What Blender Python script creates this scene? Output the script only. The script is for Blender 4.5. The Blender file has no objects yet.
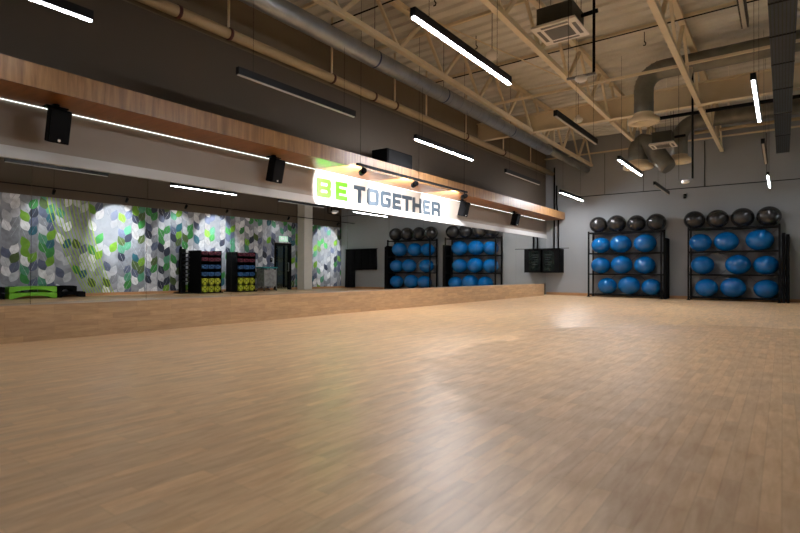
import bpy, bmesh, math, random
from mathutils import Vector, Matrix
random.seed(7)
SC = bpy.context.scene
COL = SC.collection
PI = math.pi

# ------------------------------------------------------------------ dimensions (metres)
W, YF, YB = 10.905, 19.407, -5.0          # mirror wall x=0, mural wall x=W, far wall y=YF, back wall y=YB
CAMX, CAMZ = 7.397, 0.85
DECK = 5.86
BAND_B, BAND_M, BAND_T = 2.175, 2.33, 2.866
LAMP_Z = 3.41

# ------------------------------------------------------------------ materials
def lin(c):
    return tuple((v / 12.92 if v <= .04045 else ((v + .055) / 1.055) ** 2.4) for v in c)
def hexc(s):
    return lin(tuple(int(s[i:i + 2], 16) / 255 for i in (0, 2, 4)))
def mat(name, col, rough=.6, metal=0.0, var=.08, scale=6.0, spec=.5, coat=0.0):
    m = bpy.data.materials.new(name); m.use_nodes = True
    nt = m.node_tree; b = nt.nodes['Principled BSDF']
    if isinstance(col, str): col = hexc(col)
    tc = nt.nodes.new('ShaderNodeTexCoord'); nz = nt.nodes.new('ShaderNodeTexNoise')
    nz.inputs['Scale'].default_value = scale; nz.inputs['Detail'].default_value = 4
    nt.links.new(tc.outputs['Object'], nz.inputs['Vector'])
    rp = nt.nodes.new('ShaderNodeValToRGB')
    rp.color_ramp.elements[0].position = .3; rp.color_ramp.elements[1].position = .7
    rp.color_ramp.elements[0].color = tuple(c * (1 - var) for c in col) + (1,)
    rp.color_ramp.elements[1].color = tuple(min(1, c * (1 + var)) for c in col) + (1,)
    nt.links.new(nz.outputs['Fac'], rp.inputs['Fac'])
    nt.links.new(rp.outputs['Color'], b.inputs['Base Color'])
    b.inputs['Roughness'].default_value = rough; b.inputs['Metallic'].default_value = metal
    b.inputs['Specular IOR Level'].default_value = spec; b.inputs['Coat Weight'].default_value = coat
    return m
def emis(name, col, strength):
    m = bpy.data.materials.new(name); m.use_nodes = True
    b = m.node_tree.nodes['Principled BSDF']
    b.inputs['Base Color'].default_value = (.8, .8, .8, 1)
    b.inputs['Emission Color'].default_value = tuple(col) + (1,)
    b.inputs['Emission Strength'].default_value = strength
    return m
def wood(name, dark, light, stretch, rough=.4, plank=None, contrast=.5):
    """stretch = noise scale per world axis; plank = (w along, w across) brick pattern axes mapping"""
    m = bpy.data.materials.new(name); m.use_nodes = True
    nt = m.node_tree; b = nt.nodes['Principled BSDF']
    tc = nt.nodes.new('ShaderNodeTexCoord'); mp = nt.nodes.new('ShaderNodeMapping')
    mp.inputs['Scale'].default_value = stretch
    nt.links.new(tc.outputs['Object'], mp.inputs['Vector'])
    nz = nt.nodes.new('ShaderNodeTexNoise'); nz.inputs['Scale'].default_value = 1; nz.inputs['Detail'].default_value = 6
    nz.inputs['Roughness'].default_value = .65; nz.inputs['Distortion'].default_value = .4
    nt.links.new(mp.outputs['Vector'], nz.inputs['Vector'])
    rp = nt.nodes.new('ShaderNodeValToRGB')
    rp.color_ramp.elements[0].position = .5 - contrast / 2; rp.color_ramp.elements[1].position = .5 + contrast / 2
    rp.color_ramp.elements[0].color = hexc(dark) + (1,); rp.color_ramp.elements[1].color = hexc(light) + (1,)
    nt.links.new(nz.outputs['Fac'], rp.inputs['Fac'])
    out = rp.outputs['Color']
    if plank:
        mp2 = nt.nodes.new('ShaderNodeMapping'); mp2.inputs['Rotation'].default_value = plank[0]
        nt.links.new(tc.outputs['Object'], mp2.inputs['Vector'])
        br = nt.nodes.new('ShaderNodeTexBrick')
        br.inputs['Scale'].default_value = 1; br.inputs['Brick Width'].default_value = plank[1]; br.inputs['Row Height'].default_value = plank[2]
        br.inputs['Mortar Size'].default_value = .0012; br.inputs['Bias'].default_value = 0; br.offset_frequency = 3; br.offset = .37
        br.inputs['Color1'].default_value = (plank[3],) * 3 + (1,); br.inputs['Color2'].default_value = (1.1, 1.08, 1.04, 1)
        br.inputs['Mortar'].default_value = (.72, .68, .62, 1)
        nt.links.new(mp2.outputs['Vector'], br.inputs['Vector'])
        mx = nt.nodes.new('ShaderNodeMix'); mx.data_type = 'RGBA'; mx.blend_type = 'MULTIPLY'; mx.inputs[0].default_value = 1
        nt.links.new(out, mx.inputs[6]); nt.links.new(br.outputs['Color'], mx.inputs[7])
        out = mx.outputs[2]
    nt.links.new(out, b.inputs['Base Color'])
    b.inputs['Roughness'].default_value = rough
    return m

M = {}
M['floor'] = wood('floor_oak', 'c4986a', 'f6d6aa', (24, 4, 5), .33, ((0, 0, PI / 2), .42, .066, .9), .7)
# the varnish is worn a little unevenly
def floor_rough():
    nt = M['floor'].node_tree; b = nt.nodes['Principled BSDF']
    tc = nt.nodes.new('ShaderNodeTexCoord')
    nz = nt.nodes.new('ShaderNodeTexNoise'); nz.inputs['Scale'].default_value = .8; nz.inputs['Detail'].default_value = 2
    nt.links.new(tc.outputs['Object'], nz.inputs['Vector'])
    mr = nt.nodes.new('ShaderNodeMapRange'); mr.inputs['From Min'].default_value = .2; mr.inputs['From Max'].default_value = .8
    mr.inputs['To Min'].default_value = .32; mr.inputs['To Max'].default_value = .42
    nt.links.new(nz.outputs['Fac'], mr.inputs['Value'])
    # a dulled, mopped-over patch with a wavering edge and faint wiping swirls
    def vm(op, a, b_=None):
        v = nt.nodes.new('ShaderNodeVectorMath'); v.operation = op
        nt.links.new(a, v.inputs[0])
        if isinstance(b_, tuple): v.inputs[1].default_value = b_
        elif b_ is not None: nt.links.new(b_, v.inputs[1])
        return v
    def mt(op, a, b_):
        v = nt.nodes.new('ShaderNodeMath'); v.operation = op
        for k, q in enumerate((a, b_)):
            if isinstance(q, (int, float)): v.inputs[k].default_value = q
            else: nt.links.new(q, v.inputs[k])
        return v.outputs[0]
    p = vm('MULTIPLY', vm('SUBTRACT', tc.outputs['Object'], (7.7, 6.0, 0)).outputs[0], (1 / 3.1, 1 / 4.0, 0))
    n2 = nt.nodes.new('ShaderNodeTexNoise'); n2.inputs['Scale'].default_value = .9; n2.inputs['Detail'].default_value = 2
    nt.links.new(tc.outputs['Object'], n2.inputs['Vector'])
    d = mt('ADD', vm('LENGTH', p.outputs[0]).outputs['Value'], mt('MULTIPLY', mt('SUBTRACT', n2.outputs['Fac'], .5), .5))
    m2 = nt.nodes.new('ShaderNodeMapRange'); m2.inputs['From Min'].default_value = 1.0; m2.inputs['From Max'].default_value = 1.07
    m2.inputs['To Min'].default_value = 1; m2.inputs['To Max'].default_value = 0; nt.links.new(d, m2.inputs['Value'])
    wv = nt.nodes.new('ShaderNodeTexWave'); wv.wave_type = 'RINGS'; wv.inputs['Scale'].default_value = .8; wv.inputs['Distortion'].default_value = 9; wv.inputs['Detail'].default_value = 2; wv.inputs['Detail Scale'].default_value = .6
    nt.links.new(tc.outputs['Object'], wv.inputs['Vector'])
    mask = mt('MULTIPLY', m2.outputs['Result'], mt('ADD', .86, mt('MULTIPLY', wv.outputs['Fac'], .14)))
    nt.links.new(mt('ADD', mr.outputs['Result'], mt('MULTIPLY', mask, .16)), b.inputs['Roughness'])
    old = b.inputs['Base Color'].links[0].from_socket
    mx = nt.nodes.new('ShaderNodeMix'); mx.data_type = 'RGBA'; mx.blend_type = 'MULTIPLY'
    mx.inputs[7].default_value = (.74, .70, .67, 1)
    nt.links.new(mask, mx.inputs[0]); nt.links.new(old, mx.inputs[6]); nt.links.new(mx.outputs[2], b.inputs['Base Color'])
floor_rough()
M['plinth'] = wood('plinth_oak', 'a4835f', 'd3b38c', (8, 3.5, 26), .45, ((0, PI / 2, PI / 2), .5, .072, .88), .7)
M['fascia'] = wood('walnut_fascia', '553619', 'a67a48', (1.2, 13, 1.0), .4, None, .55)
M['soffit'] = wood('walnut_soffit', '6d4422', 'a56e3e', (1.6, 11, 1.6), .35, None, .6)
M['skirting'] = wood('skirting_oak', '9a6f48', 'b98c60', (3, 3, 12), .5)
M['wall'] = mat('grey_paint', '929597', .75, var=.03, scale=1.2)
M['column'] = mat('pale_column', 'd9d6ce', .7, var=.03)
M['wall_up'] = mat('beige_paint', '7a6d5a', .8, var=.04, scale=1.0)
M['wall_side'] = mat('taupe_paint', '564b3f', .8, var=.03, scale=1.0)
M['band'] = mat('band_paint', '8f857b', .6, var=.03, scale=2)
M['strip'] = mat('pale_trim', 'bdbcba', .6, var=.02, scale=3)
M['deck'] = mat('deck_paint', 'cfcdc6', .6, var=.08, scale=1.5)
M['steel'] = mat('tan_steel', 'dccdb0', .5, var=.05, scale=3)
M['black'] = mat('black_metal', (.0025, .0025, .003), .6, var=.2, scale=10, spec=.1)
M['blackmat'] = mat('black_plastic', (.004, .004, .0045), .8, var=.2, scale=14, spec=.06)
M['darkgrey'] = mat('dark_housing', '34362f', .6, var=.15)
M['lampbody'] = mat('lamp_body', (.005, .0055, .007), .45, var=.1, spec=.25)
M['galv'] = mat('galvanised', '8c9094', .38, .75, var=.2, scale=3)
M['flexduct'] = mat('flexible_duct', '75746c', .42, .5, var=.2, scale=4)
M['trayduct'] = mat('blue_grey_duct', '3b4350', .5, .3, var=.15, scale=4)
M['pipe'] = mat('cream_pipe', 'b39d78', .45, var=.05, scale=2)
M['clamp'] = mat('rust_clamp', '4a1d14', .6, var=.2)
M['blueband'] = mat('blue_band', '1c2a52', .5, var=.1)
M['white'] = mat('white_plastic', 'efe9e2', .5, var=.03)
M['grille'] = mat('grey_grille', '6c6864', .6, var=.2, scale=40)
M['blueball'] = mat('blue_vinyl', (.0015, .10, .31), .13, var=.06, scale=5, spec=.5)
M['blackball'] = mat('black_vinyl', (.02, .019, .0185), .22, var=.1, scale=5, spec=.5)
M['green_letter'] = mat('lime_letter', (.028, .40, .0), .5, var=.02)
M['slate_letter'] = mat('slate_letter', '1c262e', .5, var=.04)
M['step_green'] = mat('lime_step', '6fb812', .5, var=.1)
M['red'] = mat('crimson_weight', '6a1832', .45, var=.1)
M['blue'] = mat('blue_weight', '184f84', .45, var=.1)
M['yellow'] = mat('yellow_weight', 'a8b01c', .45, var=.1)
M['teal'] = mat('teal_lid', '1e7f84', .4, var=.08)
M['clearbin'] = mat('frosted_bin', '8a8d8d', .25, var=.3, scale=9)
M['lettergrey'] = mat('grey_print', '24282a', .5, var=.05)
M['lamp_on'] = emis('lamp_on', (.94, .95, 1.0), 430)
M['lamp_dim'] = emis('lamp_dim', (.92, .95, 1.0), 55)
M['lamp_off'] = mat('lamp_off', 'b8b4ae', .4, var=.03)
M['led'] = emis('led_white', (.88, 1.0, .98), 3.5)
M['spotlens'] = emis('spot_lens', (1, .97, .93), 20)
M['exit'] = emis('exit_green', (.12, .7, .38), .5)
M['exitw'] = emis('exit_white', (.8, 1, .9), 1.0)
M['hall_fill'] = emis('hall_fill_glow', (.7, .95, 1.0), 70)
M['greenglow'] = emis('green_indicator', (.15, .6, .05), .12)
m = bpy.data.materials.new('mirror_glass'); m.use_nodes = True
b = m.node_tree.nodes['Principled BSDF']; b.inputs['Base Color'].default_value = (.86, .88, .87, 1)
b.inputs['Metallic'].default_value = 1; b.inputs['Roughness'].default_value = 0.0
M['mirror'] = m
m = bpy.data.materials.new('door_glass'); m.use_nodes = True
nt = m.node_tree; tr_ = nt.nodes.new('ShaderNodeBsdfTransparent'); gl_ = nt.nodes.new('ShaderNodeBsdfGlossy'); mx_ = nt.nodes.new('ShaderNodeMixShader')
tr_.inputs['Color'].default_value = (.85, .92, .92, 1); gl_.inputs['Roughness'].default_value = .02; mx_.inputs[0].default_value = .08
nt.links.new(tr_.outputs[0], mx_.inputs[1]); nt.links.new(gl_.outputs[0], mx_.inputs[2]); nt.links.new(mx_.outputs[0], nt.nodes['Material Output'].inputs['Surface'])
M['glass'] = m
m = mat('dark_glass', (.012, .016, .014), .06, var=.1); M['darkglass'] = m
leafcols = {'w': 'dedfe3', 'lg': 'b9bcc4', 'g': '82868f', 'sl': '545c74', 'nv': '232a3c', 'lime': '6a9a24', 'gr': '2f7d38', 'jade': '4a8a6c', 'teal': '1d5868', 'ol': '44582a'}
for k, c in leafcols.items():
    M['leaf_' + k] = mat('leaf_' + k, c, .7, var=.22, scale=7)
M['mural'] = mat('mural_ground', '8f939c', .75, var=.35, scale=2.5)
M['mural_line'] = mat('lime_line', '93b52a', .7, var=.05)

# ------------------------------------------------------------------ mesh builder
class MB:
    def __init__(s): s.bm = bmesh.new(); s.mats = []; s.cur = 0
    def use(s, m):
        if m not in s.mats: s.mats.append(m)
        s.cur = s.mats.index(m); return s
    def _mark(s, faces, smooth=False):
        for f in faces: f.material_index = s.cur; f.smooth = smooth
    def hexa(s, v8):
        vs = [s.bm.verts.new(v) for v in v8]
        s._mark([s.bm.faces.new([vs[i] for i in q]) for q in ((3, 2, 1, 0), (4, 5, 6, 7), (0, 1, 5, 4), (1, 2, 6, 5), (2, 3, 7, 6), (3, 0, 4, 7))])
        return s
    def box(s, a, b):
        (x0, y0, z0), (x1, y1, z1) = a, b
        x0, x1 = min(x0, x1), max(x0, x1); y0, y1 = min(y0, y1), max(y0, y1); z0, z1 = min(z0, z1), max(z0, z1)
        return s.hexa([(x0, y0, z0), (x1, y0, z0), (x1, y1, z0), (x0, y1, z0), (x0, y0, z1), (x1, y0, z1), (x1, y1, z1), (x0, y1, z1)])
    def bar(s, p0, p1, w, h, up=(0, 0, 1)):
        p0, p1 = Vector(p0), Vector(p1); d = (p1 - p0).normalized(); up = Vector(up)
        if abs(d.dot(up)) > .98: up = Vector((1, 0, 0))
        r = d.cross(up).normalized() * w / 2; u = r.cross(d).normalized() * h / 2
        return s.hexa([p0 - r - u, p0 + r - u, p0 + r + u, p0 - r + u, p1 - r - u, p1 + r - u, p1 + r + u, p1 - r + u])
    def path(s, pts, r, n=10, caps=True):
        pts = [Vector(p) for p in pts]; rings = []
        rr = r if isinstance(r, (list, tuple)) else [r] * len(pts)
        t0 = (pts[1] - pts[0]).normalized(); a = Vector((0, 0, 1)) if abs(t0.z) < .9 else Vector((1, 0, 0))
        nrm = t0.cross(a).normalized()
        for i, p in enumerate(pts):
            t = (pts[min(i + 1, len(pts) - 1)] - pts[max(i - 1, 0)]).normalized()
            nrm = (nrm - t * nrm.dot(t)).normalized(); bi = t.cross(nrm)
            rings.append([s.bm.verts.new(p + (nrm * math.cos(k * 2 * PI / n) + bi * math.sin(k * 2 * PI / n)) * rr[i]) for k in range(n)])
        fs = []
        for a_, b_ in zip(rings, rings[1:]):
            for k in range(n): fs.append(s.bm.faces.new((a_[k], a_[(k + 1) % n], b_[(k + 1) % n], b_[k])))
        s._mark(fs, True)
        if caps: s._mark([s.bm.faces.new(rings[0][::-1]), s.bm.faces.new(rings[-1])])
        return s
    def lathe(s, c, prof, n=24, axis='z'):
        """prof: list of (r, h) revolved about an axis through c"""
        rings = []
        def pt(r, h, a):
            x, y = r * math.cos(a), r * math.sin(a)
            return Vector(c) + Vector({'z': (x, y, h), 'x': (h, x, y), 'y': (y, h, x)}[axis])
        for r, h in prof:
            if r < 1e-5: rings.append([s.bm.verts.new(pt(0, h, 0))])
            else: rings.append([s.bm.verts.new(pt(r, h, k * 2 * PI / n)) for k in range(n)])
        fs = []
        for a_, b_ in zip(rings, rings[1:]):
            for k in range(n):
                k2 = (k + 1) % n
                if len(a_) == 1 and len(b_) == 1: break
                if len(a_) == 1: fs.append(s.bm.faces.new((a_[0], b_[k2], b_[k])))
                elif len(b_) == 1: fs.append(s.bm.faces.new((a_[k], a_[k2], b_[0])))
                else: fs.append(s.bm.faces.new((a_[k], a_[k2], b_[k2], b_[k])))
        s._mark(fs, True); return s
    def ellipsoid(s, c, rx, ry, rz, nu=32, nv=18):
        prof = [(math.sin(PI * i / nv), -math.cos(PI * i / nv)) for i in range(nv + 1)]
        n0 = len(s.bm.verts); s.lathe((0, 0, 0), prof, nu); s.bm.verts.ensure_lookup_table()
        for v in s.bm.verts[n0:]: v.co = Vector((c[0] + v.co.x * rx, c[1] + v.co.y * ry, c[2] + v.co.z * rz))
        return s
    def poly(s, outline, holes, to3, depth):
        """2-D outline with holes extruded; to3(u, v, w) maps to world, w in 0..depth"""
        loops = [outline] + holes
        caps = []
        for w in (0, depth):
            es = []
            for L in loops:
                vs = [s.bm.verts.new(to3(u, v, w)) for u, v in L]
                es += [s.bm.edges.new((vs[i], vs[(i + 1) % len(vs)])) for i in range(len(vs))]
                if w == 0: caps.append([vs])
                else: caps[loops.index(L)].append(vs)
            r = bmesh.ops.triangle_fill(s.bm, edges=es, use_beauty=True)
            s._mark([g for g in r['geom'] if isinstance(g, bmesh.types.BMFace)])
        for a_, b_ in caps:
            n = len(a_); s._mark([s.bm.faces.new((a_[i], a_[(i + 1) % n], b_[(i + 1) % n], b_[i])) for i in range(n)])
        return s
    def build(s, name, parent=None, m=None, bevel=0, keepn=False):
        if not keepn: bmesh.ops.recalc_face_normals(s.bm, faces=s.bm.faces)
        me = bpy.data.meshes.new(name); s.bm.to_mesh(me); s.bm.free()
        for k in (s.mats or [m]): me.materials.append(M[k])
        o = bpy.data.objects.new(name, me); COL.objects.link(o)
        if parent:
            o.parent = parent; o.matrix_parent_inverse = Matrix.Identity(4)
            me.transform(Matrix.Translation(-parent.location)) if parent.rotation_euler.z == 0 else None
            o.location = (0, 0, 0)
        if bevel:
            md = o.modifiers.new('bevel', 'BEVEL'); md.width = bevel; md.segments = 2; md.limit_method = 'ANGLE'
        return o
def tag(o, label, cat, group=None, kind=None):
    o['label'] = label; o['category'] = cat
    if group: o['group'] = group
    if kind: o['kind'] = kind
    return o
def thing(name, loc, label, cat, group=None):
    o = bpy.data.objects.new(name, None); COL.objects.link(o); o.location = loc; o.empty_display_size = .1
    return tag(o, label, cat, group)
def struct(name, b_, label, cat='wall', m=None):
    o = b_.build(name, None, m); o['kind'] = 'structure'; o['label'] = label; o['category'] = cat
    return o
def dup(root, loc, label):
    r = root.copy(); COL.objects.link(r); r.location = loc; r['label'] = label
    for ch in list(root.children):
        c = ch.copy(); COL.objects.link(c); c.parent = r
        for g in ch.children:
            d = g.copy(); COL.objects.link(d); d.parent = c
    return r
def sub(o, parent):              # o was built in world coordinates: hang it under a part that sits at its parent's origin
    o.parent = parent; o.matrix_parent_inverse = Matrix.Identity(4)
    p = parent
    off = Vector((0, 0, 0))
    while p: off += p.location; p = p.parent
    o.data.transform(Matrix.Translation(-off)); o.location = (0, 0, 0)
    return o
ORD = ['first', 'second', 'third', 'fourth', 'fifth', 'sixth', 'seventh', 'eighth', 'ninth', 'tenth', 'eleventh', 'twelfth', 'thirteenth', 'fourteenth']

# ------------------------------------------------------------------ setting
DY0, DY1, DZ = 15.06, 16.02, 2.115     # doorway in the mural wall
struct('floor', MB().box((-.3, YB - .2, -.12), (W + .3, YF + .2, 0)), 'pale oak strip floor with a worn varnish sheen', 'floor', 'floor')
struct('wall_far', MB().use('wall').box((-.3, YF, 0), (W + .3, YF + .2, 6.2)), 'light grey end wall behind the ball racks', 'wall')
struct('wall_back', MB().box((-.3, YB - .2, 0), (W + .3, YB, 6.2)), 'taupe back wall behind the camera', 'wall', 'wall_side')
struct('wall_left', MB().use('wall_side').box((-.3, YB, 0), (-.02, YF, 4.64)).use('wall_up').box((-.3, YB, 4.64), (-.02, YF, 6.2)), 'dark taupe long wall above and behind the mirrors', 'wall')
wr = MB().use('wall_side')
wr.box((W, YB, 0), (W + .2, DY0, 6.2)).box((W, DY1, 0), (W + .2, YF, 6.2)).box((W, DY0, DZ), (W + .2, DY1, 6.2))
struct('wall_right', wr, 'taupe long wall that carries the leaf mural', 'wall')
# corrugated roof deck, ribs across the room
dk = MB().use('deck'); prof = []; y = YB - .1
while y < YF + .1:
    prof += [(y, DECK), (y + .16, DECK), (y + .20, DECK + .045), (y + .28, DECK + .045)]; y += .32
prev = None
for (yy, zz) in prof:
    cur = [dk.bm.verts.new((-.3, yy, zz)), dk.bm.verts.new((W + .3, yy, zz)), dk.bm.verts.new((W + .3, yy, zz + .05)), dk.bm.verts.new((-.3, yy, zz + .05))]
    if prev:
        dk._mark([dk.bm.faces.new((prev[0], prev[1], cur[1], cur[0])), dk.bm.faces.new((prev[3], cur[3], cur[2], prev[2]))])
    prev = cur
struct('ceiling', dk, 'beige corrugated metal roof deck', 'ceiling')
struct('baseboard_far', MB().box((.02, YF - .018, 0), (W, YF, .1)), 'low oak skirting along the end wall', 'baseboard', 'skirting')
bb = MB().box((W - .018, YB, 0), (W, DY0 - .06, .1)).box((W - .018, DY1 + .06, 0), (W, 16.42, .1)).box((W - .018, 16.92, 0), (W, YF - .02, .1))
struct('baseboard_right', bb, 'low oak skirting under the leaf mural', 'baseboard', 'skirting')
struct('column', MB().box((W - .475, 16.42, 0), (W, 16.92, DECK)), 'square pale grey column standing out from the mural wall', 'column', 'column')
struct('trim_1', MB().hexa([(-.02, YB, BAND_M), (-.02, YF, BAND_M), (-.02, YF, BAND_T), (-.02, YB, BAND_T), (.012, YB, BAND_M), (.012, YF, BAND_M), (.012, YF, BAND_T), (.012, YB, BAND_T)]), 'grey beige wall band under the wooden canopy', 'wall band', 'band')
struct('trim_2', MB().hexa([(-.02, YB, BAND_B + .011), (.035, YB, BAND_B + .011), (.035, YF, BAND_B + .011), (-.02, YF, BAND_B + .011), (-.02, YB, BAND_M), (.012, YB, BAND_M), (.012, YF, BAND_M), (-.02, YF, BAND_M)]), 'pale strip along the top of the mirrors, sloped to catch the LED light', 'trim', 'strip')  # paler than the band; slope added so it catches the LED line's light
# plinth
o = MB().box((.001, YB, 0), (.253, 18.55, .431)).build('wooden_plinth', None, 'plinth'); tag(o, 'long low oak plinth running beneath the wall mirrors', 'plinth')
# mirrors
edges = [YB, -3.4, -1.96, -.53, .9] + [.9 + 1.427 * k for k in range(1, 13)] + [YF - .01]
n = len(edges) - 1
for k in range(n):
    if edges[k + 1] < 0: continue
    i = n - 1 - k
    o = MB().use('mirror').box((-.019, edges[k] + .0025, .431), (0, edges[k + 1] - .0025, BAND_B + .01)).build('wall_mirror')
    tag(o, ('mirror panel in the far corner beside the black wall cabinet' if i == 0 else 'tall wall mirror panel above the plinth, %s from the far corner' % ORD[i]), 'mirror', 'mirror panels above the plinth')

# ------------------------------------------------------------------ canopy, LED line, sign
can = thing('wooden_canopy', (0, 7, BAND_T), 'long brown wooden canopy running above the mirrors', 'canopy')
MB().box((.765, YB, BAND_T), (.785, 19.28, 3.13)).build('fascia', can, 'fascia')
MB().box((.0, YB, BAND_T + .001), (.764, 19.28, BAND_T + .022)).build('soffit', can, 'soffit')
MB().box((0, YB, 3.10), (.764, 19.28, 3.128)).build('top_board', can, 'fascia')
tag(MB().use('led').box((.016, YB + .1, BAND_T - .004), (.026, 19.2, BAND_T)).build('led_strip'), 'thin glowing white light line under the wooden canopy', 'light strip')
sign = thing('wall_sign', (.012, 7.1, 2.335), 'BE TOGETHER lettering in lime and slate on the wall band', 'sign')
LH, LT, CH = .375, .1, .05
def letter(ch, y0, y1, mk):
    w = y1 - y0; h = LH; t = LT; c = CH; e = t * .9; i = c * .5
    mid0, mid1 = h / 2 - e / 2, h / 2 + e / 2
    holes = []
    if ch == 'B':
        out = [(0, 0), (w - c, 0), (w, c), (w, h / 2 - .03), (w - .03, h / 2), (w, h / 2 + .03), (w, h - c), (w - c, h), (0, h)]
        holes = [[(t, e), (w - t, e), (w - t, mid0 + .005), (t, mid0 + .005)], [(t, mid1 - .005), (w - t, mid1 - .005), (w - t, h - e), (t, h - e)]]
    elif ch == 'E':
        out = [(0, 0), (w, 0), (w, e), (t, e), (t, mid0), (w * .9, mid0), (w * .9, mid1), (t, mid1), (t, h - e), (w, h - e), (w, h), (0, h)]
    elif ch == 'T':
        out = [(w / 2 - t / 2, 0), (w / 2 + t / 2, 0), (w / 2 + t / 2, h - e), (w, h - e), (w, h), (0, h), (0, h - e), (w / 2 - t / 2, h - e)]
    elif ch == 'O':
        out = [(c, 0), (w - c, 0), (w, c), (w, h - c), (w - c, h), (c, h), (0, h - c), (0, c)]
        holes = [[(t + i, e), (w - t - i, e), (w - t, e + i), (w - t, h - e - i), (w - t - i, h - e), (t + i, h - e), (t, h - e - i), (t, e + i)]]
    elif ch == 'G':
        out = [(c, 0), (w - c, 0), (w, c), (w, mid1), (w * .5, mid1), (w * .5, mid0 + .015), (w - t, mid0 + .015), (w - t, e), (t + i, e), (t, e + i), (t, h - e - i), (t + i, h - e), (w, h - e), (w - .0, h - .02), (w - c, h), (c, h), (0, h - c), (0, c)]
    elif ch == 'H':
        out = [(0, 0), (t, 0), (t, mid0), (w - t, mid0), (w - t, 0), (w, 0), (w, h), (w - t, h), (w - t, mid1), (t, mid1), (t, h), (0, h)]
    elif ch == 'R':
        out = [(0, 0), (t, 0), (t, .12), (w - t - .02, .12), (w - t, .1), (w - t, 0), (w, 0), (w, .14), (w - .04, .18), (w, .22), (w, h - c), (w - c, h), (0, h)]
        holes = [[(t, .12 + e), (w - t, .12 + e), (w - t, h - e), (t, h - e)]]
    o = MB().use(mk).poly(out, holes, lambda u, v, d: (.0125 + d, y0 + u, 2.338 + v), .018).build('letter', sign)
    if mk == 'green_letter': o['label'] = 'lime green letter ' + ch
for ch, y0, y1, mk in [('B', 7.118, 7.51, 'g'), ('E', 7.645, 7.99, 'g'), ('T', 8.20, 8.57, 's'), ('O', 8.645, 9.045, 's'), ('G', 9.115, 9.49, 's'), ('E', 9.565, 9.90, 's'),
                       ('T', 9.94, 10.34, 's'), ('H', 10.385, 10.78, 's'), ('E', 10.85, 11.17, 's'), ('R', 11.245, 11.65, 's')]:
    letter(ch, y0, y1, 'green_letter' if mk == 'g' else 'slate_letter')

def aim(o, d): o.rotation_euler = Vector(d).to_track_quat('-Z', 'Y').to_euler()
def spot_lamp(loc, d, power, angle, blend, col=(1, .97, .92), size=.03):
    L = bpy.data.lights.new('spot_beam', 'SPOT'); L.energy = power; L.spot_size = math.radians(angle); L.spot_blend = blend; L.color = col; L.shadow_soft_size = size
    o = bpy.data.objects.new('spot_beam', L); COL.objects.link(o); o.location = loc; aim(o, d); return o
def spotlight(p, d, label, group, body='black', length=.17, r=.055):
    """p = pivot under the rail, d = beam direction"""
    d = Vector(d).normalized(); p = Vector(p)
    t = thing('spotlight', p, label, 'spotlight', group)
    MB().path([p + Vector((0, 0, .1)), p], .012, 8).build('stem', t, 'black')
    a, b_ = p - d * length * .45, p + d * length * .55
    MB().path([a, a + d * .01, b_], [r * .8, r, r], 14).build('head', t, body)
    MB().path([b_ + d * .001, b_ + d * .004], r * .8, 14).build('lens', t, 'spotlens')
    return b_ + d * .03
rail = thing('light_rail', (1.3, 8.85, 2.78), 'black track rail hung in front of the wooden canopy by the lettering', 'track')
MB().box((1.275, 6.86, 2.755), (1.325, 10.83, 2.795)).build('rail', rail, 'black')
for yy in (6.95, 8.8, 10.7): MB().path([(1.3, yy, 2.79), (1.3, yy, DECK)], .003, 6).build('suspension_cable', rail, 'black')
for k, yy in enumerate((7.02, 8.66, 10.72)):
    d = (-1.3, .75, -.14)
    q = spotlight((1.3, yy, 2.665), d, ['black track spotlight at the lime BE end of the light rail', 'black track spotlight midway along the rail over the lettering', 'black track spotlight at the last letter end of the rail'][k], 'spotlights on the light rail')
    spot_lamp(q, d, 1100, 70, .35, (.97, .98, 1))

# loudspeakers hanging under the canopy
def speaker(yc, label):
    t = thing('loudspeaker', (.34, yc, 2.6), label, 'speaker', 'loudspeakers under the canopy')
    R = Matrix.Rotation(math.radians(14), 4, 'Y')
    b_ = MB().use('blackmat').hexa([(-.10, -.085, -.20), (.11, -.115, -.20), (.11, .115, -.20), (-.10, .085, -.20), (-.10, -.085, .20), (.11, -.115, .20), (.11, .115, .20), (-.10, .085, .20)])
    b_.bm.transform(R); b_.bm.transform(Matrix.Translation((.34, yc, 2.595))); b_.build('cabinet', t, bevel=.012)
    g = MB().use('black').box((.111, -.105, -.185), (.118, .105, .185)); g.bm.transform(R); g.bm.transform(Matrix.Translation((.34, yc, 2.595))); g.build('grille', t, 'black')
    e = MB().use('white').lathe((.119, 0, -.165), [(0, .003), (.016, .003), (.016, 0)], 12, 'x'); e.bm.transform(R); e.bm.transform(Matrix.Translation((.34, yc, 2.595))); e.build('badge', t)
    MB().box((.27, yc - .03, 2.80), (.33, yc + .03, 2.866)).box((.24, yc - .12, 2.815), (.36, yc + .12, 2.83)).build('bracket', t, 'black')
speaker(2.47, 'black loudspeaker under the canopy, nearest to the camera')
speaker(5.80, 'black loudspeaker under the canopy just before the lime letters')
speaker(12.35, 'black loudspeaker under the canopy just past the last slate letter')
speaker(15.75, 'black loudspeaker under the canopy farthest along, beside the end wall')
sb = thing('bass_speaker', (.5, 8.9, 3.13), 'black box loudspeaker lying on top of the wooden canopy', 'speaker')
MB().box((.3, 8.46, 3.131), (.72, 9.38, 3.47)).build('cabinet', sb, 'blackmat', bevel=.015)
MB().box((.721, 8.5, 3.16), (.728, 9.34, 3.44)).build('grille', sb, 'black')

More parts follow.
